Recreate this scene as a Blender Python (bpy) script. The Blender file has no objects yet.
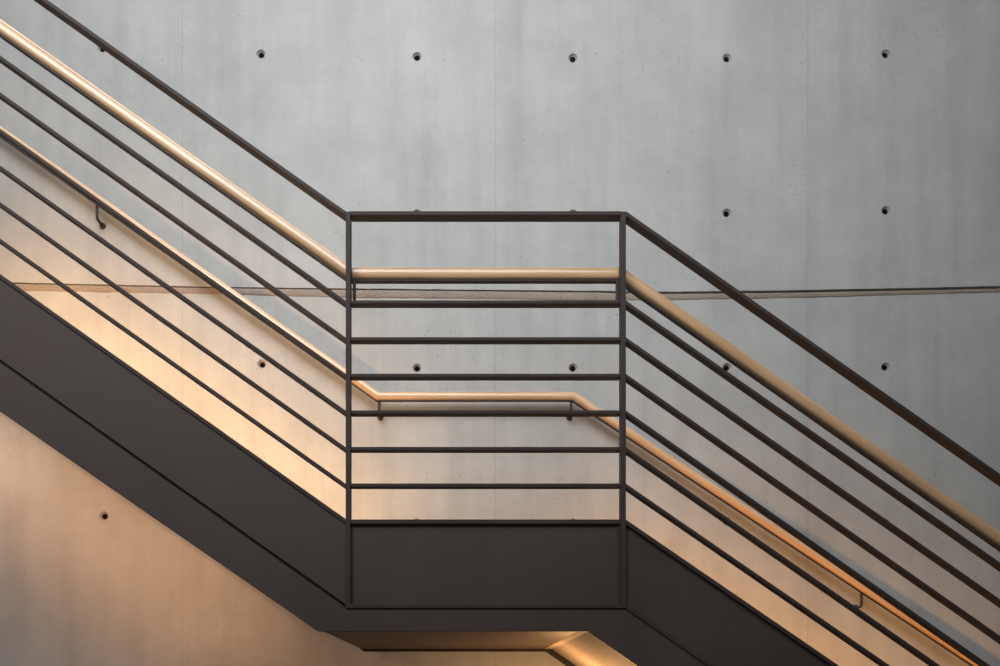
import bpy, bmesh, math, random
from mathutils import Vector, Matrix
random.seed(7)
S = bpy.context.scene
COL = S.collection
D = 3.0            # camera to the outer face of the balustrade, metres
F = 1050.0         # focal length in pixels
VX, VY = 460.0, 694.0
WALL = 1.29        # wall face
SL = 0.702         # pitch of both flights
FLOOR = -1.6

def wx(px, y=0.0): return (px - VX) * (D + y) / F
def wz(py, y=0.0): return (VY - py) * (D + y) / F
def P(px, py, y=0.0): return (wx(px, y), wz(py, y))

# ------------------------------------------------------------------ materials
def new_mat(name):
    m = bpy.data.materials.new(name); m.use_nodes = True
    nt = m.node_tree; b = nt.nodes['Principled BSDF']
    return m, nt, b
def N(nt, t, **kw):
    n = nt.nodes.new(t)
    for k, v in kw.items():
        if k in n.inputs: n.inputs[k].default_value = v
        else: setattr(n, k, v)
    return n
def ramp(nt, fac, stops):
    r = nt.nodes.new('ShaderNodeValToRGB'); cr = r.color_ramp
    while len(cr.elements) < len(stops): cr.elements.new(0.5)
    for e, (p, c) in zip(cr.elements, stops):
        e.position = p; e.color = c if len(c) == 4 else (*c, 1)
    nt.links.new(fac, r.inputs[0]); return r.outputs[0]
def mix(nt, mode, fac, a, b):
    n = nt.nodes.new('ShaderNodeMix'); n.data_type = 'RGBA'; n.blend_type = mode
    for sock, v in ((n.inputs[0], fac), (n.inputs[6], a), (n.inputs[7], b)):
        if hasattr(v, 'is_linked'): nt.links.new(v, sock)
        else: sock.default_value = v
    return n.outputs[2]
def mapped(nt, scale, coord='Object', rot=(0, 0, 0)):
    tc = nt.nodes.new('ShaderNodeTexCoord'); mp = nt.nodes.new('ShaderNodeMapping')
    mp.inputs['Scale'].default_value = scale; mp.inputs['Rotation'].default_value = rot
    nt.links.new(tc.outputs[coord], mp.inputs[0]); return mp.outputs[0]
def noise(nt, vec, scale, detail=5, rough=0.6):
    n = N(nt, 'ShaderNodeTexNoise', Scale=scale, Detail=detail, Roughness=rough)
    nt.links.new(vec, n.inputs['Vector']); return n.outputs['Fac']
def bump(nt, b, h, strength, dist):
    bp = N(nt, 'ShaderNodeBump', Strength=strength, Distance=dist)
    nt.links.new(h, bp.inputs['Height']); nt.links.new(bp.outputs[0], b.inputs['Normal'])

def concrete(name, base, joints=False, tint=None):
    m, nt, b = new_mat(name)
    v = mapped(nt, (1, 1, 1)); vs = mapped(nt, (5, 1, 0.35))
    big = noise(nt, v, 1.1, 3, 0.5)
    mid = noise(nt, v, 5.0, 6, 0.65)
    fine = noise(nt, v, 70, 4, 0.6)
    streak = noise(nt, vs, 2.2, 4, 0.6)
    lo, hi = [tuple(c * k for c in base) for k in (0.90, 1.08)]
    c = ramp(nt, mid, [(0.3, lo), (0.7, hi)])
    c = mix(nt, 'MULTIPLY', 0.75, c, ramp(nt, streak, [(0.28, (0.84, 0.84, 0.85)), (0.5, (0.98, 0.98, 0.98)), (0.72, (1.05, 1.05, 1.04))]))
    c = mix(nt, 'MULTIPLY', 0.7, c, ramp(nt, big, [(0.3, (0.90, 0.90, 0.90)), (0.7, (1.04, 1.04, 1.04))]))
    c = mix(nt, 'MULTIPLY', 0.15, c, ramp(nt, fine, [(0.3, (0.82, 0.82, 0.82)), (0.65, (1.05, 1.05, 1.05))]))
    # faint dark mottles, patchy
    vm = mapped(nt, (1.0, 1, 0.75))
    spot = noise(nt, vm, 27, 5, 0.65); zone = noise(nt, v, 1.9, 2, 0.5)
    s1 = ramp(nt, spot, [(0.62, (0, 0, 0)), (0.72, (1, 1, 1))])
    z1 = ramp(nt, zone, [(0.45, (0, 0, 0)), (0.68, (1, 1, 1))])
    sz = mix(nt, 'MULTIPLY', 1.0, s1, z1)
    c = mix(nt, 'MIX', 0.0, c, (0.2, 0.2, 0.2, 1))
    mx = c.node; mul = N(nt, 'ShaderNodeMath', operation='MULTIPLY'); mul.inputs[1].default_value = 0.22
    nt.links.new(sz, mul.inputs[0]); nt.links.new(mul.outputs[0], mx.inputs[0])
    # blow holes
    vo = N(nt, 'ShaderNodeTexVoronoi', Scale=30.0, Randomness=1.0); nt.links.new(v, vo.inputs['Vector'])
    pit = ramp(nt, vo.outputs['Distance'], [(0.0, (1, 1, 1)), (0.07, (1, 1, 1)), (0.12, (0, 0, 0))])
    pz = noise(nt, v, 3.3, 2, 0.5)
    pm = mix(nt, 'MULTIPLY', 1.0, pit, ramp(nt, pz, [(0.52, (0, 0, 0)), (0.64, (1, 1, 1))]))
    c2 = mix(nt, 'MIX', 0.0, c, (0.13, 0.125, 0.12, 1)); m2 = c2.node
    mu = N(nt, 'ShaderNodeMath', operation='MULTIPLY'); mu.inputs[1].default_value = 0.65
    nt.links.new(pm, mu.inputs[0]); nt.links.new(mu.outputs[0], m2.inputs[0])
    c = c2
    if joints:   # hairline formwork joints, every second tie column
        tc = nt.nodes.new('ShaderNodeTexCoord'); sp = nt.nodes.new('ShaderNodeSeparateXYZ')
        nt.links.new(tc.outputs['Object'], sp.inputs[0])
        def M(op, a, bb):
            n = N(nt, 'ShaderNodeMath', operation=op)
            for i, q in enumerate((a, bb)):
                if hasattr(q, 'is_linked'): nt.links.new(q, n.inputs[i])
                else: n.inputs[i].default_value = q
            return n.outputs[0]
        per = 2 * 0.639
        t = M('ADD', sp.outputs['X'], 1.135 + per * 10)
        t = M('MODULO', t, per)
        t = M('ABSOLUTE', M('SUBTRACT', t, per / 2), 0)
        line = M('GREATER_THAN', t, per / 2 - 0.0022)
        line = M('MULTIPLY', line, 0.2)
        c3 = mix(nt, 'MIX', 0.0, c, (0.12, 0.12, 0.12, 1)); nt.links.new(line, c3.node.inputs[0]); c = c3
        # pour tone differs lightly from sheet to sheet
        cell = M('FLOOR', M('DIVIDE', M('ADD', sp.outputs['X'], 1.135 + per * 10), per), 0)
        wn = N(nt, 'ShaderNodeTexWhiteNoise', noise_dimensions='1D'); nt.links.new(cell, wn.inputs['W'])
        c = mix(nt, 'MULTIPLY', 1.0, c, ramp(nt, wn.outputs['Value'], [(0, (0.96, 0.96, 0.96)), (1, (1.02, 1.02, 1.02))]))
    nt.links.new(c, b.inputs['Base Color'])
    b.inputs['Roughness'].default_value = 0.72; b.inputs['Specular IOR Level'].default_value = 0.25
    bump(nt, b, mid, 0.12, 0.01)
    return m

def painted_steel(name, col, rough=0.5, spec=0.3):
    m, nt, b = new_mat(name)
    v = mapped(nt, (1, 1, 1))
    a = noise(nt, v, 2.6, 5, 0.6); f = noise(nt, v, 60, 3, 0.6)
    c = ramp(nt, a, [(0.3, tuple(x * 0.86 for x in col)), (0.7, tuple(x * 1.15 for x in col))])
    sc = noise(nt, mapped(nt, (6, 6, 40), rot=(0, 0.6, 0)), 3, 4, 0.65)
    c = mix(nt, 'SCREEN', 1.0, c, ramp(nt, sc, [(0.66, (0, 0, 0)), (0.80, (0.02, 0.02, 0.022))]))
    nt.links.new(c, b.inputs['Base Color'])
    r = ramp(nt, a, [(0.3, (rough - .05,) * 3), (0.7, (rough + .08,) * 3)])
    nt.links.new(r, b.inputs['Roughness']); b.inputs['Specular IOR Level'].default_value = spec
    bump(nt, b, f, 0.05, 0.002)
    return m

def wood(name, light, dark, rough=0.3):
    m, nt, b = new_mat(name)
    v = mapped(nt, (1.2, 30, 1), 'UV')
    g = noise(nt, v, 2.0, 6, 0.65); tone = noise(nt, mapped(nt, (2.0, 1, 1), 'UV'), 1.0, 2, 0.5)
    c = ramp(nt, g, [(0.3, dark), (0.62, light)])
    c = mix(nt, 'MULTIPLY', 0.6, c, ramp(nt, tone, [(0.3, (0.84, 0.8, 0.76)), (0.7, (1.06, 1.04, 1.02))]))
    nt.links.new(c, b.inputs['Base Color'])
    b.inputs['Roughness'].default_value = rough; b.inputs['Specular IOR Level'].default_value = 0.5
    b.inputs['Coat Weight'].default_value = 0.9; b.inputs['Coat Roughness'].default_value = 0.14
    bump(nt, b, g, 0.06, 0.001)
    return m

M_WALL = concrete('fair_faced_concrete', (0.465, 0.478, 0.474), joints=True)
M_HOLE = concrete('tie_hole_concrete', (0.42, 0.41, 0.40))
M_CORE = painted_steel('tie_hole_core', (0.012, 0.011, 0.010), 0.8)
M_RIB = concrete('rough_joint_concrete', (0.34, 0.285, 0.24))
M_FLOOR = concrete('floor_concrete', (0.14, 0.13, 0.125))
M_STEEL = painted_steel('brown_grey_painted_steel', (0.080, 0.062, 0.056), 0.55)
M_BAR = painted_steel('brown_grey_painted_bars', (0.066, 0.054, 0.052), 0.5, 0.14)
M_STEEL_SHADE = painted_steel('shaded_painted_steel', (0.030, 0.025, 0.023), 0.6, 0.15)  # the steel paint darkened to carry the shade on the wall-side stringer
M_SOFFIT_LIT = concrete('soffit_lit_tone', (0.42, 0.36, 0.30))  # pale tone stands for the lamplit part of the soffit
M_WOOD = wood('pale_ash_wood', (0.82, 0.545, 0.32), (0.66, 0.395, 0.20))

# ------------------------------------------------------------------ helpers
def empty(name, loc, label, cat, group=None):
    o = bpy.data.objects.new(name, None); COL.objects.link(o); o.location = loc
    o.empty_display_size = 0.1
    o['label'] = label; o['category'] = cat
    if group: o['group'] = group
    return o
def link(name, bm, mat, parent=None, bevel=0.0, smooth=False, seg=2):
    bmesh.ops.recalc_face_normals(bm, faces=bm.faces)
    me = bpy.data.meshes.new(name); bm.to_mesh(me); bm.free()
    for mt in (mat if isinstance(mat, list) else [mat]): me.materials.append(mt)
    o = bpy.data.objects.new(name, me); COL.objects.link(o)
    if parent:
        o.parent = parent
        o.matrix_parent_inverse = Matrix.Translation(-parent.location) if parent.type == 'EMPTY' else Matrix.Identity(4)
    if smooth:
        for p in me.polygons: p.use_smooth = True
    if bevel:
        md = o.modifiers.new('bevel', 'BEVEL'); md.width = bevel; md.segments = seg; md.limit_method = 'ANGLE'
    return o
def prism(bm, poly, y0, y1):
    """poly: list of (x,z); extruded from y0 to y1"""
    a = [bm.verts.new((x, y0, z)) for x, z in poly]
    b = [bm.verts.new((x, y1, z)) for x, z in poly]
    bm.faces.new(a); bm.faces.new(list(reversed(b)))
    n = len(poly)
    for i in range(n):
        bm.faces.new((a[i], b[i], b[(i + 1) % n], a[(i + 1) % n]))
def plate(name, poly, y0, y1, mat, parent, bevel=0.0012):
    bm = bmesh.new(); prism(bm, poly, y0, y1)
    return link(name, bm, mat, parent, bevel)
def rect(x0, x1, z0, z1): return [(x0, z0), (x1, z0), (x1, z1), (x0, z1)]
def sweep(path, prof):
    """path: list of (x,y,z) in one XZ plane; prof: closed list of (n, y) where n is the upward normal offset; mitred, with UVs"""
    bm = bmesh.new(); uvl = bm.loops.layers.uv.new('UVMap')
    pts = [Vector(p) for p in path]; rings = []; dist = [0.0]
    for i, p in enumerate(pts):
        if i: dist.append(dist[-1] + (p - pts[i - 1]).length)
        ds = []
        if i: ds.append((p - pts[i - 1]).normalized())
        if i < len(pts) - 1: ds.append((pts[i + 1] - p).normalized())
        t = sum(ds, Vector()).normalized()
        nrm = Vector((-t.z, 0, t.x)); k = 1.0 / max(0.5, t.dot(ds[0]))
        rings.append([bm.verts.new(p + nrm * n * k + Vector((0, yy, 0))) for n, yy in prof])
    m = len(prof); per = [0.0]
    for j in range(m):
        a, b = prof[j], prof[(j + 1) % m]; per.append(per[-1] + math.hypot(a[0] - b[0], a[1] - b[1]))
    for i in range(len(pts) - 1):
        for j in range(m):
            f = bm.faces.new((rings[i][j], rings[i + 1][j], rings[i + 1][(j + 1) % m], rings[i][(j + 1) % m]))
            for lp, uv in zip(f.loops, ((dist[i], per[j]), (dist[i + 1], per[j]), (dist[i + 1], per[j + 1]), (dist[i], per[j + 1]))):
                lp[uvl].uv = uv
    bm.faces.new(rings[0]); bm.faces.new(list(reversed(rings[-1])))
    return bm
def oval(h, w, n=24, e=2.6):
    out = []
    for k in range(n):
        a = 2 * math.pi * k / n; c, s = math.cos(a), math.sin(a)
        out.append((h / 2 * math.copysign(abs(s) ** (2 / e), s), w / 2 * math.copysign(abs(c) ** (2 / e), c)))
    return out
def tube(bm, path, r, n=12):
    pts = [Vector(p) for p in path]; rings = []
    for i, p in enumerate(pts):
        ds = []
        if i: ds.append((p - pts[i - 1]).normalized())
        if i < len(pts) - 1: ds.append((pts[i + 1] - p).normalized())
        t = sum(ds, Vector()).normalized()
        u = t.cross(Vector((1, 0, 0))).normalized(); w = t.cross(u)
        rings.append([bm.verts.new(p + (u * math.cos(2 * math.pi * k / n) + w * math.sin(2 * math.pi * k / n)) * r) for k in range(n)])
    for i in range(len(pts) - 1):
        for k in range(n):
            bm.faces.new((rings[i][k], rings[i][(k + 1) % n], rings[i + 1][(k + 1) % n], rings[i + 1][k]))
    bm.faces.new(rings[0]); bm.faces.new(list(reversed(rings[-1])))
def structure(o): o['kind'] = 'structure'; return o

# ------------------------------------------------------------------ the wall
HX0, HDX = -1.4545, 0.639
HZ0, HDZ = 0.723, 0.629
XA, XB = HX0 - 4.5 * HDX, HX0 + 9.5 * HDX
ZTOP = HZ0 + 6.5 * HDZ
HR = 0.0175
NUDGE = {(1, 3): (261, 54), (2, 3): (417, 56.5), (3, 3): (573, 58), (4, 3): (727, 58), (5, 3): (886, 54), (4, 2): (727, 213), (5, 2): (886, 210.5),
         (1, 1): (262, 364), (2, 1): (417, 368), (3, 1): (573, 368), (4, 1): (727, 367.5), (5, 1): (885.5, 367), (0, 0): (104, 516), (0, 3): (102, 48), (0, 2): (104, 205), (1, 2): (261, 211), (2, 2): (417, 214), (3, 2): (573, 214), (1, 0): (261, 517), (2, 0): (417, 523), (3, 0): (573, 523), (4, 0): (727, 521.5), (5, 0): (885, 523)}
ROWPY = {0: 516.5, 1: 367, 2: 212, 3: 56}
def hole_at(c, r):
    px, py = NUDGE.get((c, r), (VX + (HX0 + c * HDX) * F / (D + WALL), ROWPY[r]))
    return wx(px, WALL), wz(py, WALL)
jpts = [(-200, 280.5), (20, 282.5), (200, 286.5), (340, 288.3), (480, 289.6), (620, 291), (670, 291.6), (780, 290.4), (880, 288.5), (1000, 286), (1300, 282)]
def interp(tab, x):
    if x <= tab[0][0]: return tab[0][1]
    for (a, va), (b, vb) in zip(tab, tab[1:]):
        if x <= b: return va + (vb - va) * (x - a) / (b - a)
    return tab[-1][1]
def joint_z(x): return wz(interp(jpts, VX + x * F / (D + WALL)), WALL)
gap_tab = [(0, 0.004), (340, 0.004), (600, 0.005), (640, 0.008), (1000, 0.010)]
rib_tab = [(0, 0.030), (200, 0.026), (345, 0.034), (620, 0.036), (640, 0.028), (820, 0.022), (1000, 0.016)]
def gap_h(x): return interp(gap_tab, VX + x * F / (D + WALL))
def rib_h(x): return interp(rib_tab, VX + x * F / (D + WALL))
visible = {(c, r) for c in range(0, 6) for r in range(0, 4)}
JL, JH = 1.585, 1.71      # plain sheets stop here, the strips along the joint fill in
bm = bmesh.new()
def cell(x0, x1, z0, z1, hole=None, y=WALL):
    if hole is None:
        bm.faces.new([bm.verts.new((x, y, z)) for x, z in rect(x0, x1, z0, z1)]); return
    hx, hz = hole; n = 24; inn, out = [], []
    for k in range(n):
        a = 2 * math.pi * k / n; c, s = math.cos(a), math.sin(a); mx = max(abs(c), abs(s))
        inn.append(bm.verts.new((hx + HR * c, y, hz + HR * s)))
        ux, uz = c / mx, s / mx
        out.append(bm.verts.new(((hx + ux * (x1 - hx)) if ux > 0 else (hx + ux * (hx - x0)), y, (hz + uz * (z1 - hz)) if uz > 0 else (hz + uz * (hz - z0)))))
    for k in range(n):
        bm.faces.new((inn[k], out[k], out[(k + 1) % n], inn[(k + 1) % n]))
for c in range(-4, 10):
    hx = HX0 + c * HDX
    for r in range(-3, 7):
        hz = HZ0 + r * HDZ
        z0, z1 = hz - HDZ / 2, hz + HDZ / 2
        if r == -3: z0 = FLOOR
        if r == 1: z1 = JL
        if r == 2: z0 = JH
        cell(hx - HDX / 2, hx + HDX / 2, z0, z1, hole_at(c, r) if (c, r) in visible else None)
n = 260; xs = [XA + (XB - XA) * i / n for i in range(n + 1)]
def wob(a): return (random.random() - 0.5) * a
zt = [joint_z(x) + wob(0.0012) for x in xs]
zb = [joint_z(x) - gap_h(x) - rib_h(x) + wob(0.004) for x in xs]
def strip(rows):
    vs = [[bm.verts.new(p) for p in row] for row in rows]
    for ra, rb in zip(vs, vs[1:]):
        for i in range(len(ra) - 1): bm.faces.new((ra[i], ra[i + 1], rb[i + 1], rb[i]))
strip([[(x, WALL, JH) for x in xs], [(x, WALL, z) for x, z in zip(xs, zt)], [(x, WALL + 0.03, z) for x, z in zip(xs, zt)],
       [(x, WALL + 0.03, z) for x, z in zip(xs, zb)], [(x, WALL, z) for x, z in zip(xs, zb)], [(x, WALL, JL) for x in xs]])
# body behind the face
B = 0.32
for q in (rect(XA, XB, FLOOR, ZTOP),):
    bm.faces.new([bm.verts.new((x, WALL + B, z)) for x, z in q])
for (xa, za), (xb, zb_) in (((XA, FLOOR), (XA, ZTOP)), ((XB, FLOOR), (XB, ZTOP)), ((XA, ZTOP), (XB, ZTOP)), ((XA, FLOOR), (XB, FLOOR))):
    bm.faces.new([bm.verts.new(p) for p in ((xa, WALL, za), (xb, WALL, zb_), (xb, WALL + B, zb_), (xa, WALL + B, za))])
me = bpy.data.meshes.new('wall_back')
bmesh.ops.remove_doubles(bm, verts=bm.verts, dist=1e-5)
bm.to_mesh(me); bm.free(); me.materials.append(M_WALL)
wall = bpy.data.objects.new('wall_back', me); COL.objects.link(wall); structure(wall)
# tie holes: conical cups with a dark core
def hole_mesh():
    b = bmesh.new(); n = 24
    prof = [(HR + 0.0015, -0.0008), (HR, 0.0), (HR * 0.95, 0.003), (0.0115, 0.011), (0.0088, 0.012), (0.0080, 0.035)]
    rings = [[b.verts.new((r * math.cos(2 * math.pi * k / n), y, r * math.sin(2 * math.pi * k / n))) for k in range(n)] for r, y in prof]
    for i, (ra, rb) in enumerate(zip(rings, rings[1:])):
        for k in range(n):
            f = b.faces.new((ra[k], ra[(k + 1) % n], rb[(k + 1) % n], rb[k])); f.material_index = 1 if i >= 3 else 0; f.smooth = True
    f = b.faces.new(rings[-1]); f.material_index = 1
    m = bpy.data.meshes.new('tie_hole'); b.to_mesh(m); b.free()
    m.materials.append(M_HOLE); m.materials.append(M_CORE); return m
HM = hole_mesh()
for c, r in sorted(visible):
    o = bpy.data.objects.new('tie_hole', HM); COL.objects.link(o); o.parent = wall
    hx, hz = hole_at(c, r); o.location = (hx, WALL, hz)
    o.rotation_euler = (0, random.random() * 6, 0)
# rough rib of concrete squeezed out below the pour joint
bm = bmesh.new(); rows = []; m = 10; nn = 1400; xs2 = [XA + (XB - XA) * i / nn for i in range(nn + 1)]
for j in range(m + 1):
    t = j / m; row = []
    for x in xs2:
        top = joint_z(x) - gap_h(x); h = rib_h(x)
        prof = 0.004 * math.sin(math.pi * min(1, max(0, t))) ** 0.5 + wob(0.0022)
        yy = WALL + 0.020 if j == 0 else (WALL + 0.004 if j == m else WALL - prof)
        row.append((x, yy, top - h * t + (wob(0.0015) if 0 < j else wob(0.001)) - (0.004 if j == m else 0)))
    rows.append(row)
vs = [[bm.verts.new(p) for p in row] for row in rows]
for ra, rb in zip(vs, vs[1:]):
    for i in range(nn): bm.faces.new((ra[i], ra[i + 1], rb[i + 1], rb[i]))
rib = structure(link('trim_1', bm, M_RIB)); rib.name = 'trim_1'
# floor at the foot of the wall
bm = bmesh.new(); prism(bm, rect(XA, XB, FLOOR - 0.15, FLOOR), -5.5, WALL)
structure(link('floor', bm, M_FLOOR))

# ------------------------------------------------------------------ staircase
PL0, PL1 = 345.8, 350.6       # left post faces
PR0, PR1 = 620.6, 625.8       # right post faces
XL_END, XR_END = wx(-240), wx(1560)
st = empty('staircase', (wx(486), 0.6, wz(631)), 'dark brown-grey painted steel staircase with short landing in front of the concrete wall', 'staircase')
SLL = 0.709
def lz(E, x, s=SLL):      # height on the left flight at world x of a line meeting the left post at pixel row E
    return wz(E) + (wx(PL0) - x) * s
def rz(E, x, s=SL): return wz(E) - (x - wx(PR1)) * s
def band_left(E0, E1, x0=XL_END, x1=None):
    x1 = wx(PL0) if x1 is None else x1
    return [(x0, lz(E1, x0)), (x1, lz(E1, x1)), (x1, lz(E0, x1)), (x0, lz(E0, x0))]
def band_right(E0, E1, x0=None, x1=XR_END, s=SL):
    x0 = wx(PR1) if x0 is None else x0
    return [(x0, rz(E1, x0, s)), (x1, rz(E1, x1, s)), (x1, rz(E0, x1, s)), (x0, rz(E0, x0, s))]
# the foot of the right flight is cut at the floor
def floor_cut(poly):
    out = []
    for (xa, za), (xb, zb_) in zip(poly, poly[1:] + poly[:1]):
        ia, ib = za >= FLOOR, zb_ >= FLOOR
        if ia: out.append((xa, za))
        if ia != ib:
            t = (FLOOR - za) / (zb_ - za); out.append((xa + t * (xb - xa), FLOOR))
    return out
CAP, PB = 519.5, 604.0       # top of the cap, top of the lower edge strip (pixel rows at the posts)
BOT = 651.5                  # bottom of sloping stringer, produced to the post
LB = 631.5                   # bottom of landing fascia
# outer stringer: one folded profile
def stringer_poly(top, zlb, kl, kr, sl, sr):
    ztop = wz(top); xl, xr = wx(PL0), wx(PR1)
    return [(XL_END, zlb + (kl - XL_END) * sl), (kl, zlb), (kr, zlb), (XR_END, zlb - (XR_END - kr) * sr),
            (XR_END, ztop - (XR_END - xr) * SL), (xr, ztop), (xl, ztop), (XL_END, ztop + (xl - XL_END) * SLL)]
KL, KR = wx(318), wx(588.5)
plate('stringer', floor_cut(stringer_poly(608.3, wz(LB), KL, KR, 0.692, SL)), 0.0, 0.012, M_STEEL, st, 0.0018)
# upper side panels, set back
plate('side_panel', band_left(CAP + 2, 604.6), 0.004, 0.012, M_STEEL, st)
plate('side_panel', rect(wx(PL1 - 2), wx(PR0 + 2), wz(609), wz(CAP + 2)), 0.010, 0.018, M_STEEL, st)
plate('side_panel', floor_cut([(wx(PR1), rz(608, wx(PR1))), (XR_END, rz(608, XR_END)), (XR_END, rz(CAP + 2, XR_END, 0.686)), (wx(PR1), rz(CAP + 2, wx(PR1)))]), 0.010, 0.018, M_STEEL, st)
# caps and lower edge strips
plate('cap_strip', band_left(CAP - 0.5, CAP + 4.2), -0.002, 0.030, M_BAR, st)
plate('cap_strip', rect(wx(PL1), wx(PR0), wz(CAP + 4.4), wz(CAP)), -0.002, 0.030, M_BAR, st)
plate('cap_strip', floor_cut(band_right(CAP, CAP + 5, s=0.686)), -0.002, 0.034, M_BAR, st)
plate('edge_strip', band_left(602, 611), 0.020, 0.026, M_STEEL, st)  # recessed backing added behind the gap so LED light cannot leak through
plate('edge_strip', rect(wx(PL0), wx(PR1), wz(608.3), wz(604.2)), -0.006, 0.024, M_BAR, st)
plate('edge_strip', floor_cut(band_right(603.5, 608.8)), -0.006, 0.018, M_BAR, st)
plate('panel_frame', rect(wx(618.2), wx(PR0), wz(604.5), wz(CAP + 4)), 0.004, 0.016, M_BAR, st)
# wall-side stringer, with a foot flange; same profile, nearer the wall, shade put into its colour
YS = 1.190
LF = wz(586)                 # landing floor level
plate('stringer', floor_cut(stringer_poly(560, wz(651.6, YS), wx(364, YS), wx(546, YS), SL, SL)), YS, YS + 0.012, M_STEEL_SHADE, st)
XLp, XRp = wx(PL0), wx(PR1)
# landing deck and treads
plate('landing_deck', rect(XLp - 0.02, XRp, LF - 0.02, LF), 0.03, YS, M_STEEL, st)
R_, G_ = 0.175, 0.175 / SL
for k in range(1, 8):
    x1 = XLp - (k - 1) * G_; x0 = x1 - G_ - 0.02
    if x0 < XL_END: break
    plate('tread', rect(x0, x1, LF + k * R_ - 0.03, LF + k * R_), 0.03, YS, M_STEEL, st, 0.002)
k = 1
while LF - k * R_ > FLOOR + 0.05:
    x0 = XRp + (k - 1) * G_; x1 = x0 + G_ + 0.02
    plate('tread', rect(x0, x1, LF - k * R_ - 0.03, LF - k * R_), 0.03, YS, M_STEEL, st, 0.002)
    k += 1
# soffit under landing and right flight; its lit part is put into a paler colour
zs = wz(LB) + 0.001
xm = wx(578)
plate('soffit_panel', rect(wx(364, YS) - 0.01, xm, zs, zs + 0.008), 0.012, YS, M_STEEL, st)
xe = 2.2
o = plate('soffit_panel', [(xm, zs), (KR, zs), (xe, zs - (xe - KR) * SL), (xe, zs + 0.009 - (xe - KR) * SL), (KR + 0.002, zs + 0.009), (xm, zs + 0.008)], 0.012, YS, M_SOFFIT_LIT, st)
o['label'] = 'soffit under the right flight, lamp glow put into its pale colour'

# ------------------------------------------------------------------ balustrade
ba = empty('balustrade', (wx(486), 0.02, wz(604)), 'dark steel balustrade of flat horizontal bars with pale wooden handrail on the staircase edge', 'railing')
BD = 0.036
def post(x0, x1, z0, z1): return plate('post', rect(x0, x1, z0, z1), -0.004, 0.032, M_BAR, ba)
post(wx(PL0), wx(PL1), wz(604.2), wz(212))
post(wx(PR0), wx(PR1), wz(604.2), wz(212))
TR = 212.0
# top rail
tt = 10.5 / 350
def tr_left(x): return lz(TR, x)
th = 0.011; tv = th / math.cos(math.atan(SL))
xl, xr = wx(PL0), wx(PR1)
plate('top_rail', rect(wx(PL1), wx(PR0), wz(TR) - th, wz(TR)), -0.006, 0.040, M_BAR, ba)
plate('top_rail', [(XL_END, lz(TR, XL_END) - tv), (xl, wz(TR) - tv), (xl, wz(TR)), (XL_END, lz(TR, XL_END))], -0.006, 0.040, M_BAR, ba)
plate('top_rail', [(xr, wz(TR) - tv), (XR_END, rz(TR, XR_END) - tv), (XR_END, rz(TR, XR_END)), (xr, wz(TR))], -0.006, 0.040, M_BAR, ba)
BARS = [300.2, 337.0, 373.6, 410.2, 446.8, 483.4]
for E in BARS:
    bh = 0.0098; bv = bh / math.cos(math.atan(SL))
    z = wz(E)
    plate('bar', rect(wx(PL1), wx(PR0), z - bh, z), 0.0, BD, M_BAR, ba)
    zl = z - 0.001; sr = {446.8: 0.695, 483.4: 0.689}.get(E, 0.70)
    plate('bar', [(XL_END, lz(E, XL_END) - bv), (xl, zl - bv), (xl, zl), (XL_END, lz(E, XL_END))], 0.0, BD, M_BAR, ba)
    plate('bar', [(xr, z - bv), (XR_END, rz(E, XR_END, sr) - bv), (XR_END, rz(E, XR_END, sr)), (xr, z)], 0.0, BD, M_BAR, ba)
# end posts beyond the frame
post(XL_END - 0.018, XL_END, lz(604, XL_END), lz(TR, XL_END))
post(XR_END, XR_END + 0.018, max(FLOOR, rz(604, XR_END)), rz(TR, XR_END))
# wooden handrail behind the posts
HY = 0.062
def near_line(px, py): return (wx(px, HY), HY, wz(py, HY))
hk1, hk2, hyy = 351.0, 620.5, 275.2
p1, p2 = near_line(hk1, hyy), near_line(hk2, hyy)
p0 = (XL_END, HY, p1[2] + (p1[0] - XL_END) * 0.706); p3 = (XR_END, HY, p2[2] - (XR_END - p2[0]) * SL)
hand = link('handrail', sweep([p0, p1, p2, p3], oval(0.037, 0.044, 32, 3.0)), M_WOOD, ba, 0, True)
hand['label'] = 'pale ash-wood handrail'
md = hand.modifiers.new('edge', 'EDGE_SPLIT'); md.split_angle = math.radians(25)
flat = [(-0.017, -0.014), (-0.017, 0.010), (-0.0215, 0.010), (-0.0215, -0.014)]
link('support_strip', sweep([p0, p1, p2, p3], flat), M_BAR, hand)
for a, b in ((353.2, 356.2), (615.4, 618.6)):
    plate('support_stub', rect(wx(a, .05), wx(b, .05), wz(BARS[0]) - 0.001, p1[2] - 0.019), BD - 0.006, 0.050, M_BAR, hand)

# ------------------------------------------------------------------ wall handrail
WY = 1.222
wh = empty('wall_handrail', (wx(476, WY), WY, wz(397, WY)), 'slim wooden handrail carried on dark brackets along the concrete wall behind the balustrade', 'handrail')
def far_pt(px, py, y=WY): return Vector((wx(px, y), y, wz(py, y)))
w1, w2 = far_pt(378, 396.6), far_pt(573.5, 396.6)
w0 = Vector((w1.x - 2.2, WY, w1.z + 2.2 * 0.702)); w3 = Vector((w2.x + 2.6, WY, w2.z - 2.6 * 0.662))
rail = link('rail', sweep([w0, w1, w2, w3], oval(0.036, 0.042)), M_WOOD, wh, 0, True)
md = rail.modifiers.new('edge', 'EDGE_SPLIT'); md.split_angle = math.radians(25)
link('underside_strip', sweep([w0, w1, w2, w3], [(-0.0165, -0.010), (-0.0165, 0.006), (-0.0205, 0.006), (-0.0205, -0.010)]), M_BAR, rail)
def rail_z(x):
    if x < w1.x: return w1.z + (w1.x - x) * 0.702
    if x > w2.x: return w2.z - (x - w2.x) * 0.662
    return w1.z
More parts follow.
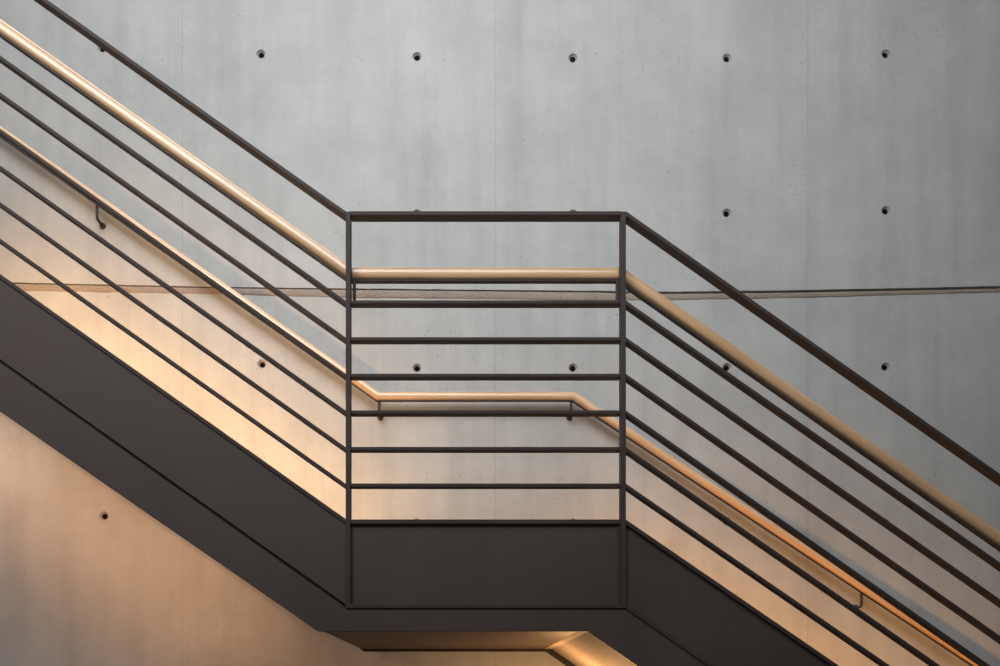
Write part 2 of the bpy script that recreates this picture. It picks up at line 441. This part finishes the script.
for px in (97.0, 379.2, 571.0, 861.5):
    x = wx(px, WY); z1 = rail_z(x) - 0.020; z0 = z1 - 0.046 - (0.012 if px in (97.0, 861.5) else 0)
    b = bmesh.new()
    tube(b, [(x, WY, z1), (x, WY, z0 + 0.012), (x, WY + 0.004, z0 + 0.004), (x, WY + 0.012, z0), (x, WALL - 0.005, z0)], 0.0058)
    br = link('bracket', b, M_BAR, wh, 0, True)
    b = bmesh.new()
    bmesh.ops.create_cone(b, cap_ends=True, segments=20, radius1=0.013, radius2=0.012, depth=0.008, matrix=Matrix.Translation((x, WALL - 0.0035, z0)) @ Matrix.Rotation(math.pi / 2, 4, 'X'))
    link('wall_plate', b, M_BAR, br)

# ------------------------------------------------------------------ light
def area(name, loc, direction, xaxis, sx, sy, power, col, spread=180):
    L = bpy.data.lights.new(name, 'AREA'); L.shape = 'RECTANGLE'; L.size = sx; L.size_y = sy
    L.energy = power; L.color = col; L.spread = math.radians(spread)
    o = bpy.data.objects.new(name, L); COL.objects.link(o)
    z = -Vector(direction).normalized(); x = Vector(xaxis); x = (x - z * x.dot(z)).normalized(); y = z.cross(x)
    m = Matrix((x, y, z)).transposed().to_4x4(); m.translation = Vector(loc); o.matrix_world = m
    return o
# warm strips above the treads, washing the lower wall
a, b = XL_END + 0.1, XLp - 0.03
cx = (a + b) / 2
area('led_strip_upper', (cx, 0.66, lz(504, cx)), (0, 1, -0.05), (1, 0, -SL), (b - a) * 1.22, 0.02, 9.8, (1.0, 0.54, 0.22), 130)
a, b = XRp + 0.03, XR_END - 0.3
cx = (a + b) / 2
area('led_strip_lower', (cx, 0.55, rz(508, cx)), (0, 1, -0.05), (1, 0, -SL), (b - a) * 1.22, 0.14, 12.5, (1.0, 0.42, 0.08), 130)
def point(name, loc, power, col, r):
    L = bpy.data.lights.new(name, 'POINT'); L.energy = power; L.color = col; L.shadow_soft_size = r
    o = bpy.data.objects.new(name, L); COL.objects.link(o); o.location = loc; return o
# lamp under the right flight, and two added fills under the left
point('under_stair_lamp', (0.45, 0.75, -0.14), 11, (1.0, 0.52, 0.20), 0.06)
area('under_flight_fill', (-1.40, 0.75, 0.68), (0.0, 1, -0.25), (1, 0, -SL), 1.6, 0.04, 2.9, (1.0, 0.50, 0.25), 120)  # added warm fill, stands in for light falling between the treads
area('left_wall_fill', (-1.75, 1.0, 0.95), (0.0, 1, -0.50), (1, 0, -SL), 1.6, 0.04, 0.35, (1.0, 0.85, 0.68), 150)  # weak fill added to lift the wall under the left flight
# daylight: high roof light, plus added soft fills
area('roof_light', (-1.1, 0.7, 5.4), (0.05, -0.05, -1), (1, 0, 0), 2.4, 0.28, 48, (1.0, 1.0, 1.0))
def aimed(name, loc, aim, sx, sy, power, col, spread):
    return area(name, loc, Vector(aim) - Vector(loc), (1, 0, 0), sx, sy, power, col, spread)
aimed('front_fill', (-0.35, -3.0, 3.7), (0.05, 1.29, 2.6), 2.8, 2.2, 34.5, (1.0, 1.0, 1.0), 74)  # soft fill added in front to even out the wall
aimed('high_fill', (-1.0, -4.5, 7.0), (-0.3, 1.29, 2.2), 4.5, 3.5, 14, (1.0, 1.0, 1.0), 80)  # second fill added from high up, not a known opening
aimed('side_fill', (-3.0, -4.2, 4.0), (-1.2, 0.0, 1.2), 2.0, 1.5, 15, (1.0, 0.98, 0.96), 70)  # fill added from the left to brighten the left panels
w = bpy.data.worlds.new('hall'); S.world = w; w.use_nodes = True
w.node_tree.nodes['Background'].inputs[0].default_value = (1.0, 1.0, 1.0, 1); w.node_tree.nodes['Background'].inputs[1].default_value = 0.11

# ------------------------------------------------------------------ camera
cam = bpy.data.cameras.new('camera'); co = bpy.data.objects.new('camera', cam); COL.objects.link(co)
co.location = (0, -D, 0); co.rotation_euler = (math.pi / 2, 0, 0)
cam.sensor_width = 36; cam.sensor_fit = 'HORIZONTAL'; cam.lens = F / 1000 * 36
cam.shift_x = (500 - VX) / 1000; cam.shift_y = (VY - 333) / 1000
S.camera = co
S.view_settings.view_transform = 'Standard'; S.view_settings.look = 'None'
S.view_settings.exposure = 0.0
